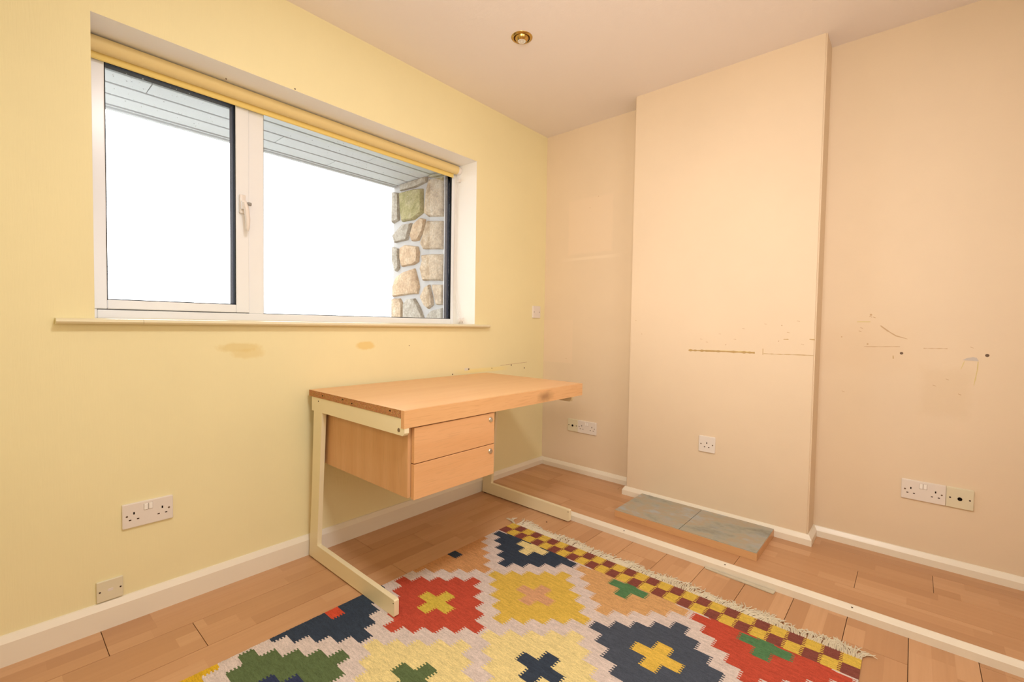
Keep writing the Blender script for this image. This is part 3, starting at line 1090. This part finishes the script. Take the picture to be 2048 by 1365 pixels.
def double_socket(wall, x, y, z, label):
    t, F = plate_thing('double_socket', wall, x, y, z, label, 'socket')
    obj('plate', slab(F, 0, 0, 0.146, 0.086, 0.0, 0.009, 0.004, 0.002), M_WPLAST, t, True)
    outlet(t, F, -0.0405)
    outlet(t, F, 0.0405)
    for u in (-0.0068, 0.0068):
        bm = slab(F, u, 0.0225, 0.0112, 0.0215, 0.007, 0.0118, 0.001, 0.0012, 2)
        obj('rocker_gap', slab(F, u, 0.0222, 0.0126, 0.0232, 0.0075, 0.0093, 0.0008, 0.0002, 2), M_GAP, t)
        obj('rocker_switch', bm, M_ROCKER, t)
    screw(t, F, -0.0602, 0.0)
    screw(t, F, 0.0602, 0.0)
    return t


def single_socket(wall, x, y, z, label):
    t, F = plate_thing('single_socket', wall, x, y, z, label, 'socket')
    obj('plate', slab(F, 0, 0, 0.086, 0.086, 0.0, 0.009, 0.005, 0.002), M_WPLAST, t, True)
    outlet(t, F, 0.0)
    screw(t, F, -0.0302, 0.0)
    screw(t, F, 0.0302, 0.0)
    return t


def aerial_socket(wall, x, y, z, label):
    t, F = plate_thing('aerial_socket', wall, x, y, z, label, 'socket')
    obj('plate', slab(F, 0, 0, 0.085, 0.086, 0.0, 0.009, 0.004, 0.002), M_CPLAST, t, True)
    obj('socket_hole', lathe([(0, 0.0004), (0.0045, 0.0004), (0.0052, 0.0016), (0.0072, 0.0016), (0.0076, 0)], 20, lambda q, h, c, s: F(q * c, -0.002 + q * s, 0.009 + h)), M_DARK, t)
    screw(t, F, -0.0302, -0.001, M_SLOT)
    screw(t, F, 0.0302, -0.001, M_SLOT)
    return t


PZ = lambda z: z + 0.043
double_socket('w', -2.4043 + 0.073, 0, PZ(0.3249), 'white double socket low on the yellow wall, left of the desk')
double_socket('r', 0, -0.3145 - 0.073, PZ(0.3221), 'white double socket in the alcove behind the desk, right of a cream aerial plate')
double_socket('r', 0, -2.0322 - 0.073, PZ(0.3153), 'white double socket on the wall right of the chimney breast')
single_socket('c', CX, -1.1894 - 0.043, PZ(0.3916), 'white single socket on the chimney breast above the hearth')
aerial_socket('r', 0, -0.2293 - 0.0430, PZ(0.3221), 'small cream aerial plate in the alcove behind the desk')
aerial_socket('r', 0, -2.1782 - 0.0432, PZ(0.3153), 'cream aerial plate at the right edge, joined to a double socket')

t, F = plate_thing('telephone_socket', 'w', -2.4733 + 0.035, 0, 0.0945 + 0.035, 'small cream telephone plate on top of the left baseboard', 'socket')
obj('plate', slab(F, 0, 0, 0.070, 0.070, 0.0, 0.008, 0.003, 0.0016), M_CPLAST, t, True)
obj('shutter', slab(F, 0.001, 0.0005, 0.0145, 0.0085, 0.006, 0.0086, 0.0006, 0.0003, 1), M_WPLAST, t)
screw(t, F, -0.0265, 0.0, M_SLOT, 0.0028)
screw(t, F, 0.0275, 0.0, M_SLOT, 0.0028)

t, F = plate_thing('blank_plate', 'w', -0.102, 0, 1.156, 'pale blank wall plate right of the window, close to the corner', 'plate')
obj('plate', slab(F, 0, 0, 0.086, 0.086, 0.0, 0.009, 0.004, 0.002), M_WPLAST, t, True)
screw(t, F, -0.0302, 0.0, M_SLOT, 0.0032)
screw(t, F, 0.0302, 0.0, M_SLOT, 0.0032)

# ------------------------------------------------------------------ recessed eyeball downlight
lt = tag(empty('downlight', (-1.0143, -0.6059, H)), 'round brass eyeball downlight set in the ceiling', 'light')
obj('rim', lathe([(0.0385, 0.004), (0.0385, -0.004), (0.041, -0.0055), (0.046, -0.0045), (0.0505, -0.0010), (0.0508, 0.0)], 48), M_BRASS, lt, True)
obj('recess', lathe([(0.0384, 0.0), (0.0384, -0.0006), (0.0, -0.0006)], 32), plain('dark_brass_recess', lin(84, 48, 18), 0.5, 0.5, 0.6), lt)
BR, BZ = 0.036, 0.010
pr = []
for i in range(13):
    a = math.asin(0.0225 / BR) + (math.radians(74) - math.asin(0.0225 / BR)) * (12 - i) / 12
    pr.append((BR * math.sin(a), BZ - BR * math.cos(a)))
pr += [(0.0205, pr[-1][1] - 0.0008), (0.0195, pr[-1][1] + 0.003)]
obj('eyeball', lathe(pr, 40), M_BRASS, lt, True)
zf = BZ - math.sqrt(BR * BR - 0.0225 ** 2)
lam = obj('lamp', lathe([(0.0198, zf), (0.017, zf - 0.002), (0.013, zf + 0.002), (0.008, zf + 0.003), (0.007, zf - 0.0035), (0.004, zf - 0.006), (0, zf - 0.0068)], 28), M_LAMP, lt, True)

# ------------------------------------------------------------------ marks left on the walls
def blob(parent, F, u, v, w, h, mat, seed, name='stain', d=0.0006, n=22, rag=0.18):
    q = random.Random(seed)
    bm = bmesh.new()
    P = []
    for i in range(n):
        a = 2 * math.pi * i / n
        k = 1 + q.uniform(-rag, rag)
        P.append(bm.verts.new(F(u + w / 2 * k * math.cos(a), v + h / 2 * k * math.sin(a), d)))
    c = bm.verts.new(F(u, v, d))
    for i in range(n):
        bm.faces.new((c, P[i], P[(i + 1) % n]))
    return obj(name, bm, mat, parent)


def streak(parent, F, pts, w, mat, seed, name='scuff_mark', d=0.0006):
    q = random.Random(seed)
    bm = bmesh.new()
    prev = None
    # resample
    R = []
    for (a, b), (c, e) in zip(pts, pts[1:]):
        m = max(2, int(math.hypot(c - a, e - b) / 0.012))
        for i in range(m):
            R.append((a + (c - a) * i / m, b + (e - b) * i / m))
    R.append(pts[-1])
    for i, (u, v) in enumerate(R):
        p2 = R[min(i + 1, len(R) - 1)]
        p1 = R[max(i - 1, 0)]
        tx, ty = p2[0] - p1[0], p2[1] - p1[1]
        l = math.hypot(tx, ty) or 1
        ww = w * q.uniform(0.35, 1.0) / 2
        A = bm.verts.new(F(u - ty / l * ww, v + tx / l * ww, d))
        B = bm.verts.new(F(u + ty / l * ww, v - tx / l * ww, d))
        if prev:
            bm.faces.new((prev[0], A, B, prev[1]))
        prev = (A, B)
    return obj(name, bm, mat, parent)


def hole(parent, F, u, v, r, mat=M_DARK):
    obj('screw_hole', lathe([(0, 0.0008), (r * 0.7, 0.0008), (r, 0)], 10, lambda q, h, c, s: F(u + q * c, v + q * s, 0.0002 + h)), mat, parent)


FW = lambda u, v, d: Vector((u, -d, v))
FR = lambda u, v, d: Vector((-d, u, v))
FC = lambda u, v, d: Vector((CX - d, u, v))
for u, v, r in ((-0.8874, 0.7615, 0.0045), (-0.7558, 0.7849, 0.0055), (-0.5505, 0.7778, 0.003), (-0.3602, 0.7882, 0.005), (-0.2207, 0.7605, 0.005), (-2.074, 2.001, 0.003), (-1.809, 2.066, 0.0035), (-1.20, 0.94, 0.0025)):
    hole(wall_window, FW, u, v, r, M_OLDHOLE)
streak(wall_window, FW, [(-0.47, 0.792), (-0.19, 0.80)], 0.003, M_FAINT, 6)
# chimney breast: line where a shelf was
streak(wall_chimney, FC, [(-1.117, 0.9372), (-1.25, 0.9390), (-1.45, 0.9405)], 0.0135, M_SCUFF, 8)
streak(wall_chimney, FC, [(-1.20, 0.9420), (-1.43, 0.9440)], 0.006, M_GLUE, 28, d=0.0004)
streak(wall_chimney, FC, [(-1.49, 0.938), (-1.60, 0.940), (-1.70, 0.9405)], 0.004, M_SCUFF, 9)
streak(wall_chimney, FC, [(-1.4863, 0.963), (-1.4868, 0.932)], 0.004, M_SCUFF, 10)
streak(wall_chimney, FC, [(-1.5745, 1.0127), (-1.5957, 1.0134)], 0.005, M_SCUFF, 11)
streak(wall_chimney, FC, [(-1.682, 1.0164), (-1.702, 1.0148)], 0.006, M_SCUFF, 12)
for u, v in ((-1.553, 1.003), (-1.565, 1.08), (-0.80, 1.10), (-0.84, 1.02), (-1.31, 0.975)):
    hole(wall_chimney, FC, u, v, 0.0028, M_FAINT)
for u, v in ((-1.22, 0.985), (-1.36, 1.005), (-1.40, 1.06), (-1.285, 1.03), (-1.60, 1.045), (-1.64, 1.10), (-1.66, 0.99), (-1.19, 1.0), (-1.50, 1.085)):
    streak(wall_chimney, FC, [(u, v), (u + 0.012, v + 0.002)], 0.003, M_FAINT, int(-u * 1000))
for u, v in ((-1.86, 1.075), (-1.855, 1.06), (-1.905, 1.125), (-1.892, 1.128), (-2.23, 1.0), (-2.16, 0.86), (-2.12, 0.83), (-1.80, 0.77), (-2.20, 0.80)):
    streak(wall_right, FR, [(u, v), (u - 0.010, v - 0.004)], 0.0035, M_FAINT, int(-u * 1000) + 3)
# wall right of the chimney
for u, v, r in ((-2.0119, 0.9624, 0.006), (-2.2805, 0.9673, 0.0065), (-1.8978, 1.1352, 0.0045), (-1.89, 0.999, 0.0035), (-1.79, 1.03, 0.003)):
    hole(wall_right, FR, u, v, r, M_OLDHOLE if r > 0.005 else M_FAINT)
streak(wall_right, FR, [(-1.9832, 0.951), (-1.9842, 0.936)], 0.004, M_SCUFF, 13)
streak(wall_right, FR, [(-1.877, 0.9857), (-2.0058, 0.9913)], 0.004, M_FAINT, 14)
streak(wall_right, FR, [(-2.085, 0.9880), (-2.161, 0.9895)], 0.004, M_FAINT, 15)
streak(wall_right, FR, [(-1.8468, 1.1023), (-1.8971, 1.1027)], 0.006, M_GLUE, 16)
streak(wall_right, FR, [(-1.9339, 1.0854), (-1.96, 1.062), (-1.99, 1.040), (-2.03, 1.027)], 0.006, M_FAINT, 17)
streak(wall_right, FR, [(-2.2150, 0.940), (-2.2050, 0.905)], 0.004, M_GLUE, 18)
streak(wall_right, FR, [(-2.2552, 0.940), (-2.2540, 0.905), (-2.2460, 0.841)], 0.004, M_GLUE, 19)
bm = bmesh.new()
vs = [bm.verts.new(FR(u, v, 0.0009)) for u, v in ((-2.209, 0.9435), (-2.222, 0.9535), (-2.240, 0.9585), (-2.250, 0.956), (-2.257, 0.9425))]
bm.faces.new(vs)
obj('plaster_patch', bm, M_WHITEPATCH, wall_right)
# ghost of picture frames in the alcove
for u, v in ((-0.37, 1.862), (-0.434, 1.93), (-0.20, 0.83)):
    hole(wall_right, FR, u, v, 0.003, M_FAINT)
